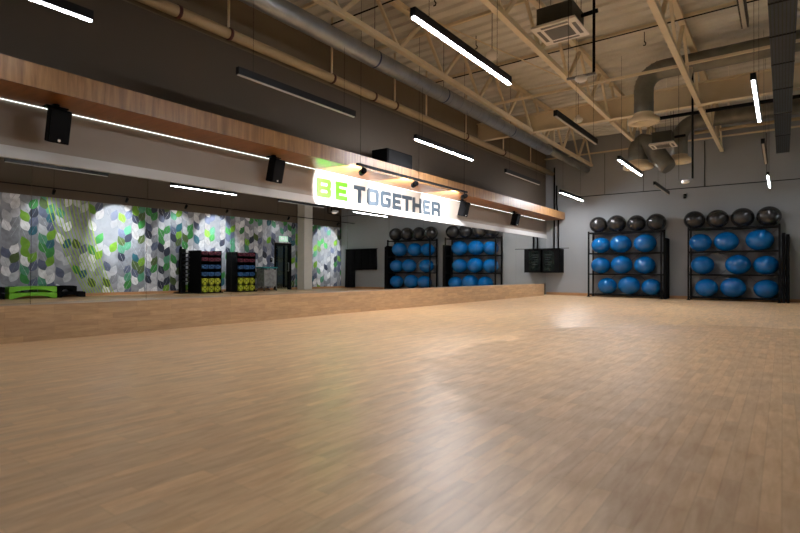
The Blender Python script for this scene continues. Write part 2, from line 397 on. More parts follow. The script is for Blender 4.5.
# ------------------------------------------------------------------ linear lamps
def lamp(x, k, on, label, dy, mk, c0, c1):
    LAMP_Z = 3.36 if x > 7 else 3.41
    y0 = 4.03 * k + .02 + dy
    t = thing('linear_lamp', (x, y0, LAMP_Z), label, 'ceiling lamp', 'lit linear lamps' if on else 'unlit linear lamps')
    MB().box((x - .032, y0, LAMP_Z + .006), (x + .032, y0 + 2.28, LAMP_Z + .1)).build('housing', t, 'lampbody')
    MB().use(mk if on else 'lamp_off').box((x - .017, y0 + .01, LAMP_Z - .006), (x + .017, y0 + 2.27, LAMP_Z + .0055)).build('diffuser', t)
    for yy in (y0 + c0, y0 + c1): MB().path([(x, yy, LAMP_Z + .095), (x, yy, DECK if x > 2 else (4.493 if k < 4 else 4.567))], .0025, 6).build('suspension_cable', t, 'black')
rows = [(1.705, 0, 'along the mirror wall', {-1: 0, 0: 1, 1: 0, 2: 1, 3: 0, 4: 1}), (4.42, .12, 'in the middle row', {-1: 1, 0: 0, 1: 1, 2: 0, 3: 1, 4: 0}), (7.09, -.04, 'in the row nearest the mural', {-1: 0, 0: 1, 1: 0, 2: 1, 3: 0, 4: 1})]
where = {-1: 'behind the camera', 0: 'nearest the camera', 1: 'second from the camera', 2: 'third from the camera', 3: 'fourth from the camera', 4: 'farthest, by the end wall'}
for x, dy, rn, ks in rows:
    for k, on in ks.items():
        lamp(x, k, on, '%s linear lamp %s, %s' % ('lit white' if on else 'unlit black', rn, where[k]), dy, 'lamp_dim' if (x > 7 or k <= 0) else 'lamp_on', *({(4.42, 2): (1.05, 2.1), (4.42, 4): (.55, 1.75), (7.09, 4): (.4, 1.75), (7.09, 3): (.75, 2.03), (4.42, 1): (.3, 1.9)}.get((x, k), (.25, 2.03))))

# ------------------------------------------------------------------ ball racks and balls
SH = [.11, .83, 1.56, 2.29]
YR0, YR1 = 18.70, 19.30
def ball_rack(x0, label):
    x1 = x0 + 2.4
    t = thing('ball_rack', (x0, YR0, 0), label, 'rack', 'exercise ball racks')
    for x in (x0 + .025, x1 - .025):
        for y in (YR0 + .025, YR1 - .025):
            MB().box((x - .025, y - .025, .02), (x + .025, y + .025, 2.33)).build('post', t, 'black')
            MB().box((x - .05, y - .05, 0), (x + .05, y + .05, .02)).build('foot', t, 'black')
    for z in SH:
        s = MB()
        for y in (YR0 + .025, YR1 - .025): s.box((x0 + .05, y - .02, z - .04), (x1 - .05, y + .02, z))
        for y in (18.90, 19.10): s.box((x0 + .005, y - .012, z - .045), (x1 - .005, y + .012, z - .004))
        for x in (x0 + .015, x1 - .015): s.box((x - .012, YR0 + .05, z - .04), (x + .012, YR1 - .05, z - .005))
        s.build('shelf', t, 'black')
    MB().bar((x0 + .1, YR1 - .01, .12), (x1 - .1, YR1 - .01, 2.2), .02, .006).bar((x0 + .1, YR1 - .018, 2.2), (x1 - .1, YR1 - .018, .12), .02, .006).build('back_brace', t, 'black')
    return t
RX = (1.80, 4.94)
r1 = ball_rack(RX[0], 'tall black ball rack nearer the mirror corner')
r2 = dup(r1, (RX[1], YR0, 0), 'tall black ball rack farther from the mirrors, at the right edge')
proto = {}
def ball(x, z0, r, kind, label, group):
    rz = r * (.885 if kind == 'blueball' else .955)
    if kind not in proto:
        o = MB().use(kind).ellipsoid((0, 0, 0), 1, 1, 1, 40, 24)
        o.use(kind); o = o.build('exercise_ball'); proto[kind] = o
    else:
        o = proto[kind].copy(); COL.objects.link(o)
    o.location = (x, 19.0, z0 + rz - .003); o.scale = (r, r, rz); o.rotation_euler = (0, 0, 0)
    tag(o, label, 'exercise ball', group)
blk = [[(2.09, .304), (2.71, .315), (3.36, .295), (3.98, .303)], [(5.10, .307), (5.74, .308), (6.40, .313), (7.06, .315)]]
blu = [[[(2.17, .325), (2.85, .355), (3.63, .36)], [(2.17, .332), (2.88, .36), (3.62, .339)], [(2.40, .325), (3.12, .36), (3.83, .315)]],
       [[(5.27, .325), (5.97, .343), (6.83, .366)], [(5.33, .335), (6.28, .348), (6.985, .327)], [(5.44, .328), (6.15, .352), (6.99, .325)]]]
rn = ['rack nearer the mirrors', 'rack at the right edge']
pos4 = ['first from the left', 'second from the left', 'third from the left', 'last on the right']
pos3 = ['left', 'middle', 'right']
for i in (0, 1):
    for k, (x, r) in enumerate(blk[i]): ball(x, SH[3], r, 'blackball', 'black exercise ball on top of the %s, %s' % (rn[i], pos4[k]), 'black balls on the racks')
    for j, row in enumerate(blu[i]):
        for k, (x, r) in enumerate(row):
            ball(x, SH[2 - j], r, 'blueball', 'blue exercise ball, %s one on the %s shelf of the %s' % (pos3[k], ['upper', 'middle', 'bottom'][j], rn[i]), 'blue balls on the racks')
# folded black mats standing beside each rack
def mat_slab(x0, x1, y0, y1, h, label, group):
    t = MB().use('blackmat').box((x0, y0, 0), (x1, y1, h)).build('standing_mat', None, bevel=.012); tag(t, label, 'mat', group)
mat_slab(4.235, 4.33, 18.74, 19.30, 2.02, 'black folded mat standing between the two ball racks', 'mats beside the racks')
mat_slab(7.375, 7.455, 18.74, 19.30, 2.06, 'black folded mat standing closest to the right ball rack', 'mats beside the racks')
mat_slab(7.475, 7.555, 18.78, 19.32, 2.02, 'black folded mat at the right edge, outer of the pair', 'mats beside the racks')

# ------------------------------------------------------------------ wall cabinet in the corner, pipes, conduit, sensors
cab = thing('wall_cabinet', (.4, 19.1, .85), 'black glass fronted wall cabinet in the mirror corner', 'cabinet')
c0, c1, cy, cz0, cz1 = .03, .70, 18.92, .85, 1.755
MB().box((c0, cy + .02, cz0), (c1, YF - .001, cz1)).build('body', cab, 'blackmat')
MB().box((-.0 + .005, cy - .03, cz1), (1.06, cy + .0, cz1 + .02)).build('top_bar', cab, 'black')
dr = MB().use('black').box((c0 + .02, cy, cz0 + .02), (c0 + .07, cy + .018, cz1 - .02)).box((c1 - .2, cy, cz0 + .02), (c1 - .02, cy + .018, cz1 - .02)).box((c0 + .07, cy, cz0 + .02), (c1 - .2, cy + .018, cz0 + .07)).box((c0 + .07, cy, cz1 - .07), (c1 - .2, cy + .018, cz1 - .02)).build('door', cab)
sub(MB().use('darkglass').box((c0 + .07, cy + .006, cz0 + .07), (c1 - .2, cy + .014, cz1 - .07)).build('glass_pane'), dr)
gl = MB().use('lettergrey')
for r_ in range(5):
    gl.box((c0 + .12, cy + .003, 1.52 - r_ * .09), (c0 + .38 - .05 * (r_ % 3), cy + .0055, 1.535 - r_ * .09))
sub(gl.build('printed_lines'), dr)
for k, x in enumerate((.34, .50)):
    o = MB().path([(x, YF - .05, cz1), (x, YF - .05, 2.95), (x * .56 + .15, YF - .05, 3.5), (x * .56 + .15, YF - .05, [4.9, 4.2][k])], .026, 10).build('black_conduit', None, 'black')
    tag(o, 'black vertical pipe %s the corner cabinet, %s of a pair' % ('rising from', ['nearer the mirrors', 'farther from the mirrors'][k]), 'pipe', 'pipes above the corner cabinet')
cc = MB().path([(.9, YF - .02, 3.70), (W - .05, YF - .02, 3.70)], .012, 8)
o = cc.build('wall_cable', None, 'black'); tag(o, 'thin black cable run across the end wall above the racks', 'cable')
for k, x in enumerate((2.2, 3.5, 5.35, 7.0)):
    o = MB().path([(x, YF - .02, 3.715), (x, YF - .02, 5.2)], .012 if k == 2 else .006, 6).build('cable_drop', None, 'black')
    tag(o, 'black cable dropping down the end wall, %s from the mirror corner' % ORD[k], 'cable', 'cables on the end wall')
sn = thing('wall_sensor', (4.78, YF, 3.43), 'small black box sensor on the end wall between the racks', 'sensor')
MB().box((4.74, YF - .07, 3.36), (4.82, YF, 3.50)).build('housing', sn, 'black'); MB().lathe((4.78, YF - .085, 3.43), [(0, 0), (.03, 0), (.035, .014)], 12, 'y').build('dome', sn, 'darkgrey')

# ------------------------------------------------------------------ roof steel
def zb(y): return 4.82 + .021 * (13.81 - y) if y < 13.81 else 4.82
def truss(x, y0, y1, label, group, end_post):
    t = thing('roof_truss', (x, y1, 4.82), label, 'truss', group)
    zt = 5.76
    MB().bar((x, y0, zb(y0)), (x, y1, zb(y1)), .1, .09).build('bottom_chord', t, 'steel')
    MB().box((x - .055, y0, zt - .05), (x + .055, y1, zt + .05)).build('top_chord', t, 'steel')
    st = 1.55; yb = y1; k = 0
    while yb - st / 2 > y0:
        ym = yb - st / 2
        MB().bar((x, yb - .04, zb(yb) + .045), (x, ym + .03, zt - .05), .05, .05, (1, 0, 0)).build('web_member', t, 'steel')
        if yb - st > y0:
            MB().bar((x, ym - .03, zt - .05), (x, yb - st + .04, zb(yb - st) + .045), .065, .065, (1, 0, 0)).build('web_member', t, 'steel')
        yb -= st
    if end_post:
        MB().box((x - .06, y0 + 1.35, 4.865), (x + .06, y0 + 1.47, zt - .051)).build('post', t, 'steel')
    return t
tx = [1.74, 3.82, 5.83, 8.0]
tn = ['nearest the mirror wall', 'above the middle lamp row', 'leading to the bend of the round duct', 'nearest the mural wall']
for x, nm in zip(tx, tn):
    truss(x, .6, 13.70, 'tan steel roof truss %s, before the girder' % nm, 'roof trusses', False)
    truss(x, 13.93, 19.38, 'tan steel roof truss %s, beyond the girder' % nm, 'roof trusses beyond the girder', True)
gd = thing('steel_girder', (5, 13.81, 4.82), 'deep tan steel girder crossing the room below the roof trusses', 'girder')
MB().box((0, 13.80, 4.85), (W, 13.82, 5.30)).build('web_plate', gd, 'steel')
MB().box((0, 13.72, 4.80), (W, 13.90, 4.83)).build('bottom_flange', gd, 'steel')
MB().box((0, 13.72, 5.30), (W, 13.90, 5.33)).build('top_flange', gd, 'steel')
for k, yy in enumerate((2.4, 4.4, 6.55, 8.75, 11.1)):
    o = MB().box((0, yy - .03, DECK - .1), (W, yy + .03, DECK - .045)).build('purlin', None, 'steel'); tag(o, 'tan purlin crossing under the roof deck, %s from the camera' % ORD[k], 'purlin', 'purlins')
for k, (yy, zz) in enumerate(((11.3, 4.93), (19.25, 5.24))):
    o = MB().box((1.74 if k == 0 else 0, yy - .02, zz - .025), (W, yy + .02, zz + .025)).build('tie_beam', None, 'steel'); tag(o, ['thin tan tie bar linking the roof trusses before the girder', 'thin tan rail along the top of the end wall'][k], 'tie beam')
o = MB().path([(0, 11.0, 5.70), (W, 11.0, 5.70)], .014, 8).build('ceiling_cable', None, 'black'); tag(o, 'black cable running under the deck beside a purlin', 'cable')
o = MB().path([(0, 7.2, 5.70), (W, 7.2, 5.70)], .014, 8).build('ceiling_cable', None, 'black'); tag(o, 'black cable crossing above the brightest middle lamp', 'cable')
for k, (a, b_) in enumerate((((1.85, 7.6, 5.70), (3.74, 11.2, 5.0)), ((5.9, 7.4, 5.70), (7.9, 10.9, 5.0)), ((2.0, 12.9, 5.7), (3.74, 11.2, 5.05)))):
    o = MB().path([a, b_], .012, 6).build('brace_rod', None, 'steel'); tag(o, 'thin tan diagonal brace rod between the trusses, %s from the mirror wall' % ['first', 'third', 'second'][k], 'brace rod', 'brace rods')

for k, (x, y) in enumerate(((2.45, 7.6), (5.2, 7.2), (2.2, 9.6), (5.1, 11.5), (7.05, 7.6), (6.2, 9.0))):
    o = MB().path([(x, y, DECK), (x, y, 5.66)], .008, 6).path([(x, y, 5.66), (x + .03, y, 5.62), (x + .02, y, 5.58), (x - .02, y, 5.58)], .012, 6).build('ceiling_hook', None, 'black')
    tag(o, 'small black hook hanging from the roof deck, ' + ['above the brightest lamp', 'right of the big air conditioner', 'between the brightest lamp and girder', 'just before the bent duct', 'beside the blue grey duct', 'near the right hand truss'][k], 'hook', 'hooks under the roof deck')

# ------------------------------------------------------------------ pipes and ducts
pz, px = 4.66, .27
pp = thing('cream_pipe', (px, 10, pz), 'long cream pipe running along the mirror wall below the ceiling', 'pipe')
MB().path([(px, YB + .1, pz), (px, 19.3, pz)], .085, 16).build('tube', pp, 'pipe')
for yy in (4.9, 7.25, 9.3, 10.6, 12.6, 15.0, 17.2):
    MB().path([(px, yy, pz + .08), (px, yy, DECK)], .022, 8).build('hanger_rod', pp, 'steel')
for yy in (4.05, 4.92, 7.27, 8.55, 9.32, 12.6, 15.0): MB().path([(px, yy - .025, pz), (px, yy + .025, pz)], .097, 16).build('clamp', pp, 'clamp')
dx_, dz_ = 1.617, 4.615
dc = thing('round_duct', (dx_, 9, dz_), 'long silver round duct hanging near the mirror wall', 'duct')
MB().path([(dx_, YB + .1, dz_), (dx_, 15.3, dz_)], .149, 24).build('tube', dc, 'galv')
MB().path([(dx_, 15.3, dz_ + .02), (dx_, 19.2, dz_ + .02)], .11, 20).build('narrow_tube', dc, 'flexduct')
se = MB()
yy = 1.0
while yy < 15.2:
    se.path([(dx_, yy - .012, dz_), (dx_, yy + .012, dz_)], .153, 24, False); yy += .42
se.build('seam', dc, 'galv')
for yy in (6.95, 9.25, 12.6): MB().path([(dx_, yy - .02, dz_), (dx_, yy + .02, dz_)], .157, 24, False).build('strap', dc, 'blueband')
for yy in (3.5, 6.95, 9.25, 12.6): MB().path([(dx_, yy, dz_ + .15), (dx_, yy, DECK)], .005, 6).build('hanger_cable', dc, 'black')

def arc(c, r, a0, a1, ex, ey, n=9):
    c = Vector(c); ex = Vector(ex); ey = Vector(ey)
    return [c + ex * r * math.cos(a0 + (a1 - a0) * i / n) + ey * r * math.sin(a0 + (a1 - a0) * i / n) for i in range(n + 1)]
def ribs(pts, r, step=1, w=.018, m_=None):
    for i in range(1, len(pts) - 1, step):
        p = Vector(pts[i]); t = (Vector(pts[i + 1]) - Vector(pts[i - 1])).normalized()
        m_.path([p - t * w, p + t * w], r * 1.03, 20, False)
    return m_
def diffuser(parent, c, r0, r1, m_='steel'):
    MB().lathe(c, [(r0, .22), (r0 * 1.03, .17), (r1, .08), (r1, 0), (r1 * .88, -.02), (r1 * .55, .0), (r1 * .5, .07), (r1 * .2, .05), (0, .05)], 28).build('diffuser', parent, m_)
d1 = thing('ceiling_duct', (4.87, 12.6, 4.3), 'grey bent duct with a flared outlet in front of the girder', 'duct')
path = [(4.87, 12.6, 4.40), (4.87, 12.6, 4.7), (4.87, 12.6, 4.95)] + arc((5.27, 12.6, 5.0), .40, PI, PI / 2, (1, 0, 0), (0, 0, 1), 8) + [(5.6, 12.6, 5.40), (6.5, 12.6, 5.40), (8, 12.6, 5.40), (W - .05, 12.6, 5.40)]
ribs(path[:12], .205, 1, .012, MB().use('flexduct').path(path, .205, 24)).build('tube', d1)
diffuser(d1, (4.87, 12.6, 4.26), .21, .33)
d2 = thing('ceiling_duct', (3.95, 16.5, 4.0), 'dark thick duct with a drooping branch beyond the girder', 'duct')
MB().path([(3.93, 16.5, 4.12), (3.93, 16.5, 4.35), (3.94, 16.5, 4.55), (3.99, 16.49, 4.68), (4.08, 16.48, 4.74), (4.19, 16.47, 4.70), (4.30, 16.45, 4.58), (4.45, 16.42, 4.36), (4.60, 16.38, 4.12), (4.72, 16.35, 3.95), (4.79, 16.33, 3.86)], [.27, .275, .28, .275, .265, .26, .255, .25, .245, .24, .20], 24).build('tube', d2, 'flexduct')
diffuser(d2, (3.93, 16.5, 3.98), .28, .42)
d3 = thing('ceiling_duct', (4.93, 17.2, 4.1), 'grey bent duct with a flared outlet nearest the end wall', 'duct')
path = [(4.93, 17.2, 4.28), (4.93, 17.2, 4.8)] + arc((5.4, 17.2, 4.85), .47, PI, PI / 2, (1, 0, 0), (0, 0, 1), 8) + [(6, 17.2, 5.32), (7, 17.2, 5.32), (W - .05, 17.2, 5.32)]
ribs(path[:11], .215, 1, .012, MB().use('flexduct').path(path, .215, 24)).build('tube', d3)
diffuser(d3, (4.93, 17.2, 4.16), .22, .34)
td = thing('box_duct', (7.4, 12, 4.45), 'blue grey rectangular duct with dark straps at the right edge', 'duct')
g = MB().use('trayduct').box((7.24, 1.0, 4.46), (7.56, 19.0, 4.74)).use('darkgrey')
for i in range(7): g.box((7.255 + i * .045, 1.0, 4.452), (7.268 + i * .045, 19.0, 4.4605))
g.build('body', td)
for yy in (8.4, 9.6, 10.9, 12.4, 14.3, 16.6): MB().box((7.238, yy - .02, 4.4505), (7.562, yy + .02, 4.742)).build('strap', td, 'black')
for yy in (9.6, 12.4, 16.6): MB().path([(7.40, yy, 4.75), (7.40, yy, DECK)], .006, 6).build('hanger_cable', td, 'black')
sp = thing('sprinkler_pipe', (7, 14.6, 4.86), 'thick black pipe crossing just beyond the girder', 'pipe')
MB().path([(4.68, 14.6, 4.86), (W - .05, 14.6, 4.86)], .045, 12).build('tube', sp, 'black')
for x in (5.0, 6.35, 8.9): MB().box((x - .02, 14.57, 4.90), (x + .02, 14.63, 5.0)).path([(x, 14.6, 5.0), (x, 14.6, DECK)], .006, 6).build('hanger', sp, 'white')
o = MB().path([(5.2, 18.2, 5.22), (W - .05, 18.2, 5.22)], .05, 10).build('service_pipe', None, 'pipe'); tag(o, 'pale pipe crossing near the end wall beneath the deck', 'pipe')

# cassette air conditioners
def cassette(x0, y0, z, sx, sy, label):
    t = thing('air_conditioner', (x0, y0, z), label, 'air conditioner', 'cassette air conditioners')
    MB().box((x0 + .08, y0 + .08, z + .05), (x0 + sx - .08, y0 + sy - .08, z + .36)).build('casing', t, 'darkgrey')
    f = MB().use('white').hexa([(x0, y0, z), (x0 + sx, y0, z), (x0 + sx, y0 + sy, z), (x0, y0 + sy, z), (x0 + .02, y0 + .02, z + .05), (x0 + sx - .02, y0 + .02, z + .05), (x0 + sx - .02, y0 + sy - .02, z + .05), (x0 + .02, y0 + sy - .02, z + .05)])
    f.build('panel', t)
    gr = MB().use('grille').box((x0 + sx * .23, y0 + sy * .23, z - .008), (x0 + sx * .77, y0 + sy * .77, z - .001))
    gr.use('darkgrey')
    for i in range(1, 12):
        gr.box((x0 + sx * (.23 + .045 * i) - .003, y0 + sy * .24, z - .011), (x0 + sx * (.23 + .045 * i) + .003, y0 + sy * .76, z - .0085))
    gr.build('intake_grille', t)
    for (a0, a1, b0, b1) in ((.2, .8, .07, .15), (.2, .8, .85, .93), (.07, .15, .2, .8), (.85, .93, .2, .8)):
        MB().box((x0 + sx * a0, y0 + sy * b0, z - .004), (x0 + sx * a1, y0 + sy * b1, z - .001)).build('air_vane', t, 'grille')
    for (a, b_) in ((.15, .15), (.85, .15), (.15, .85), (.85, .85)):
        MB().path([(x0 + sx * a, y0 + sy * b_, z + .35), (x0 + sx * a, y0 + sy * b_, DECK)], .005, 6).build('hanger_rod', t, 'black')
    MB().path([(x0 + sx - .05, y0 + sy * .6, z + .22), (x0 + sx + .22, y0 + sy * .6, z + .23)], .035, 10).build('pipe_tail', t, 'black')
cassette(3.94, 8.31, 5.0, .77, .77, 'white ceiling cassette air conditioner nearest the camera')
cassette(4.42, 15.40, 4.38, .64, .62, 'small white ceiling cassette air conditioner beyond the girder')

# hanging globes and access points
def pendant(x, y, z, top, label):
    t = thing('pendant_globe', (x, y, z), label, 'pendant lamp', 'unlit pendant globes')
    MB().path([(x, y, z + .16), (x, y, top)], .006, 6).build('cord', t, 'black')
    MB().lathe((x, y, z), [(0, 0), (.05, .004), (.10, .03), (.118, .075), (.10, .125), (.05, .155), (.035, .20), (.02, .21), (0, .21)], 24).build('globe', t, 'white')
pendant(3.0, 8.75, 4.86, 5.758, 'unlit cream pendant globe above the brightest lamp')
pendant(3.17, 13.3, 4.72, 5.86, 'unlit cream pendant globe hanging before the girder')
def access_point(xa, xb, xd, y, z, label):
    t = thing('hanging_sensor', ((xa + xb) / 2, y, z), label, 'sensor', 'white domes on hanging brackets')
    MB().path([(xb, y, z + .04), (xb, y, DECK)], .022, 8).build('pole', t, 'black')
    MB().path([(xa, y, z + .04), (xa, y, DECK)], .004, 6).build('cable', t, 'black')
    MB().box((xa - .02, y - .02, z + .02), (xb + .02, y + .02, z + .05)).build('bracket', t, 'galv')
    MB().lathe((xd, y, z - .05), [(0, 0), (.06, .004), (.085, .02), (.09, .068), (0, .07)], 20).build('dome', t, 'white')
access_point(4.70, 5.09, 4.90, 8.0, 3.86, 'white dome sensor on a pole below the cassette air conditioner')
access_point(5.46, 5.74, 5.60, 13.4, 2.98, 'white dome sensor on a long black pole over the racks')

# ------------------------------------------------------------------ mural wall (seen in the mirrors)
XM = W - .006
rects = [(1.0, DY0 - .02, .1, 3.11), (DY0 - .02, DY1 + .02, DZ + .03, 3.11), (DY1 + .02, 16.42, .1, 3.11), (16.92, YF - .02, .1, 3.11)]
mu = MB().use('mural')
for (a, b_, c, d) in rects: mu.box((XM, a, c), (W, b_, d))
def clip(poly, r):
    a, b_, c, d = r
    for ax, val, sgn in ((0, a, 1), (0, b_, -1), (1, c, 1), (1, d, -1)):
        out = []
        for i in range(len(poly)):
            p, q = poly[i - 1], poly[i]
            ip, iq = (p[ax] - val) * sgn >= 0, (q[ax] - val) * sgn >= 0
            if ip != iq:
                f = (val - p[ax]) / (q[ax] - p[ax]); out.append((p[0] + f * (q[0] - p[0]), p[1] + f * (q[1] - p[1])))
            if iq: out.append(q)
        poly = out
        if len(poly) < 3: return []
    return poly
lay = [0]
def flat(poly, mk, top=False):
    lay[0] = (lay[0] + 1) % 60
    x = XM - .0004 - lay[0] * .00005 - (.004 if top else 0)
    for r in rects:
        p = clip(poly, r)
        if len(p) >= 3:
            vs = [mu.bm.verts.new((x, u, v)) for u, v in p]
            try: f = mu.bm.faces.new(vs)
            except ValueError: continue
            mu.use(mk); f.material_index = mu.cur
            f.normal_update()
            if f.normal.x > 0: f.normal_flip()
def leaf(cy_, cz_, L, Wd, ang, mk, vein=None):
    pts = []
    for i in range(9): t = i / 8; pts.append((Wd / 2 * math.sin(PI * t ** .85), -L / 2 + L * t))
    for i in range(7, 0, -1): t = i / 8; pts.append((-Wd / 2 * math.sin(PI * t ** .85), -L / 2 + L * t))
    ca, sa = math.cos(ang), math.sin(ang)
    flat([(cy_ + u * ca - v * sa, cz_ + u * sa + v * ca) for u, v in pts], mk)
    if vein:
        q = [(-.004, -L / 2), (.004, -L / 2), (.002, L * .42), (-.002, L * .42)]
        flat([(cy_ + u * ca - v * sa, cz_ + u * sa + v * ca) for u, v in q], vein)
keys = ['w', 'lg', 'g', 'sl', 'nv', 'lime', 'gr', 'jade', 'teal', 'ol']
wts = [12, 20, 22, 15, 6, 5, 5.5, 4, 4, 5]
yy = 1.0; colN = 0
while yy < YF:
    z = -.1 + random.random() * .2; tone = random.random()
    while z < 3.3:
        for sdir in (-1, 1):
            ww = list(wts)
            if tone < .3: ww = [30, 30, 18, 8, 3, 3, 3, 4, 3, 2]
            if tone > .75: ww = [6, 12, 16, 15, 7, 9, 10, 7, 7, 8]
            k = random.choices(keys, ww)[0]
            if random.random() < (.55 if 6.3 < yy < 8.2 else .95):
                leaf(yy + sdir * .112 + random.uniform(-.015, .015), z + (0 if sdir < 0 else .12), .40 + random.uniform(-.03, .04), .245, sdir * -.45 + random.uniform(-.08, .08), 'leaf_' + k, random.choice([None, 'leaf_lg', 'leaf_g']))
        z += .27
    yy += .47; colN += 1
# lime pin-stripes sweeping down one stretch of the paper
for i in range(11):
    pl = []
    for j in range(13):
        t = j / 12; c = 6.15 + i * .12 + 1.15 * t ** 1.4 - .35 * t * (i / 11); pl.append((c, 3.15 - 3.1 * t))
    for (a, b_) in zip(pl, pl[1:]): flat([(a[0] - .013, a[1]), (a[0] + .013, a[1]), (b_[0] + .013, b_[1]), (b_[0] - .013, b_[1])], 'mural_line', True)
tag(mu.build('wall_mural', keepn=True), 'leaf pattern wallpaper mural in greys, greens and teal, seen in the mirrors', 'mural')

# doorway in the mural wall with the next gym hall beyond
df = MB().use('black').box((W - .05, DY0, 0), (W + .1, DY0 + .07, DZ)).box((W - .05, DY1 - .12, 0), (W + .1, DY1, DZ)).box((W - .05, DY0 + .07, DZ - .08), (W + .1, DY1 - .12, DZ))
df = struct('door_1', df, 'black framed glass door in the leaf mural', 'door')
sub(MB().use('glass').box((W + .02, DY0 + .071, .012), (W + .03, DY1 - .121, DZ - .081)).build('glass_pane'), df)
sub(MB().use('galv').path([(W - .045, DY1 - .16, .85), (W - .045, DY1 - .16, 1.25)], .012, 8).box((W - .05, DY1 - .17, .86), (W + .02, DY1 - .15, .88)).box((W - .05, DY1 - .17, 1.22), (W + .02, DY1 - .15, 1.24)).build('handle'), df)
hall = MB().use('wall_side').box((W + 2.8, 13.6, 0), (W + 2.9, 18.6, 2.7)).box((W + .2, 13.5, 0), (W + 2.8, 13.6, 2.7)).box((W + .2, 18.5, 0), (W + 2.8, 18.6, 2.7)).use('darkgrey').box((W + .2, 13.5, 2.7), (W + 2.9, 18.6, 2.8))
struct('wall_hall', hall, 'grey walls of the next hall beyond the glass door', 'wall')
struct('floor_hall', MB().use('skirting').box((W + .3, 13.5, -.12), (W + 2.9, 18.6, 0)), 'tan floor of the next hall beyond the glass door', 'floor')
o = MB().use('hall_fill').box((W + .9, 15.3, 2.66), (W + 1.0, 17.6, 2.699)).build('hall_fill_lamp'); tag(o, 'cool white lamp added out of sight to light the hall beyond the glass door', 'lamp')  # unseen lamp, added to brighten the hall and spill light through the door
gm = thing('exercise_machine', (W + 2.0, 16.6, 0), 'dark exercise machine in the hall beyond the glass door', 'exercise machine')
MB().box((W + 1.7, 16.0, 0), (W + 2.4, 17.3, .12)).build('base', gm, 'black')
for (x, y) in ((W + 1.75, 16.1), (W + 1.75, 17.1), (W + 2.3, 16.1), (W + 2.3, 17.1)): MB().box((x, y, .12), (x + .07, y + .07, 2.1)).build('upright', gm, 'black')
MB().box((W + 1.75, 16.1, 2.1), (W + 2.37, 17.17, 2.18)).build('crossbeam', gm, 'black')
MB().box((W + 1.95, 16.4, .2), (W + 2.15, 16.85, 1.3)).build('weight_stack', gm, 'darkgrey')
ex = thing('exit_sign', (W, 15.55, 2.32), 'green running man exit sign above the glass door', 'exit sign')
MB().use('exit').box((W - .05, 15.30, 2.20), (W - .007, 15.80, 2.45)).build('panel', ex)
e = MB().use('exitw'); xs_ = W - .052
def ep(pts):
    vs = [e.bm.verts.new((xs_, u, v)) for u, v in pts]; f = e.bm.faces.new(vs); f.material_index = e.cur
ep([(15.36, 2.33), (15.44, 2.41), (15.44, 2.36), (15.54, 2.36), (15.54, 2.30), (15.44, 2.30), (15.44, 2.25)])
ep([(15.60, 2.23), (15.63, 2.23), (15.67, 2.30), (15.71, 2.24), (15.74, 2.24), (15.69, 2.34), (15.70, 2.38), (15.66, 2.38), (15.61, 2.34), (15.61, 2.31), (15.65, 2.34), (15.65, 2.31)])
ep([(15.67 + .022 * math.cos(a * PI / 4), 2.41 + .022 * math.sin(a * PI / 4)) for a in range(8)])
e.build('pictogram', ex, keepn=True)
sw = thing('wall_switch', (W, 14.87, 1.34), 'small black control panel beside the glass door', 'switch')
MB().box((W - .03, 14.81, 1.26), (W - .007, 14.93, 1.43)).build('plate', sw, 'black'); MB().box((W - .034, 14.84, 1.34), (W - .0305, 14.90, 1.40)).build('screen', sw, 'grille')

# track and spotlights for the mural
mr_ = thing('light_rail', (9.9, 11.8, 3.27), 'long black track rail in front of the leaf mural', 'track')
MB().box((9.885, 2.0, 3.255), (9.915, 19.3, 3.285)).build('rail', mr_, 'black')
for yy in (3.2, 6.0, 8.8, 11.6, 14.4, 17.2): MB().path([(9.9, yy, 3.28), (9.9, yy, DECK)], .004, 6).build('suspension_cable', mr_, 'black')
ms = [(4.0, 60), (6.0, 60), (8.11, 620), (10.2, 90), (11.9, 420), (15.0, 25), (18.1, 620)]
lab = ['white glowing track spotlight nearest the camera on the mural rail', 'track spotlight on the mural rail by the lime pinstripes', 'track spotlight lighting the brightest pool on the mural', 'track spotlight on the mural rail just before the weight racks', 'track spotlight on the mural rail above the weight racks', 'track spotlight on the mural rail near the glass door', 'track spotlight on the mural rail past the column']
for k, (yy, pw) in enumerate(ms):
    d = (.9, .12, -.75)
    q = spotlight((9.9, yy, 3.165), d, lab[k], 'spotlights on the mural rail', 'white' if k == 0 else 'black', .15, .045)
    spot_lamp(q, d, pw, 84, .8, (.95, .98, 1.0))

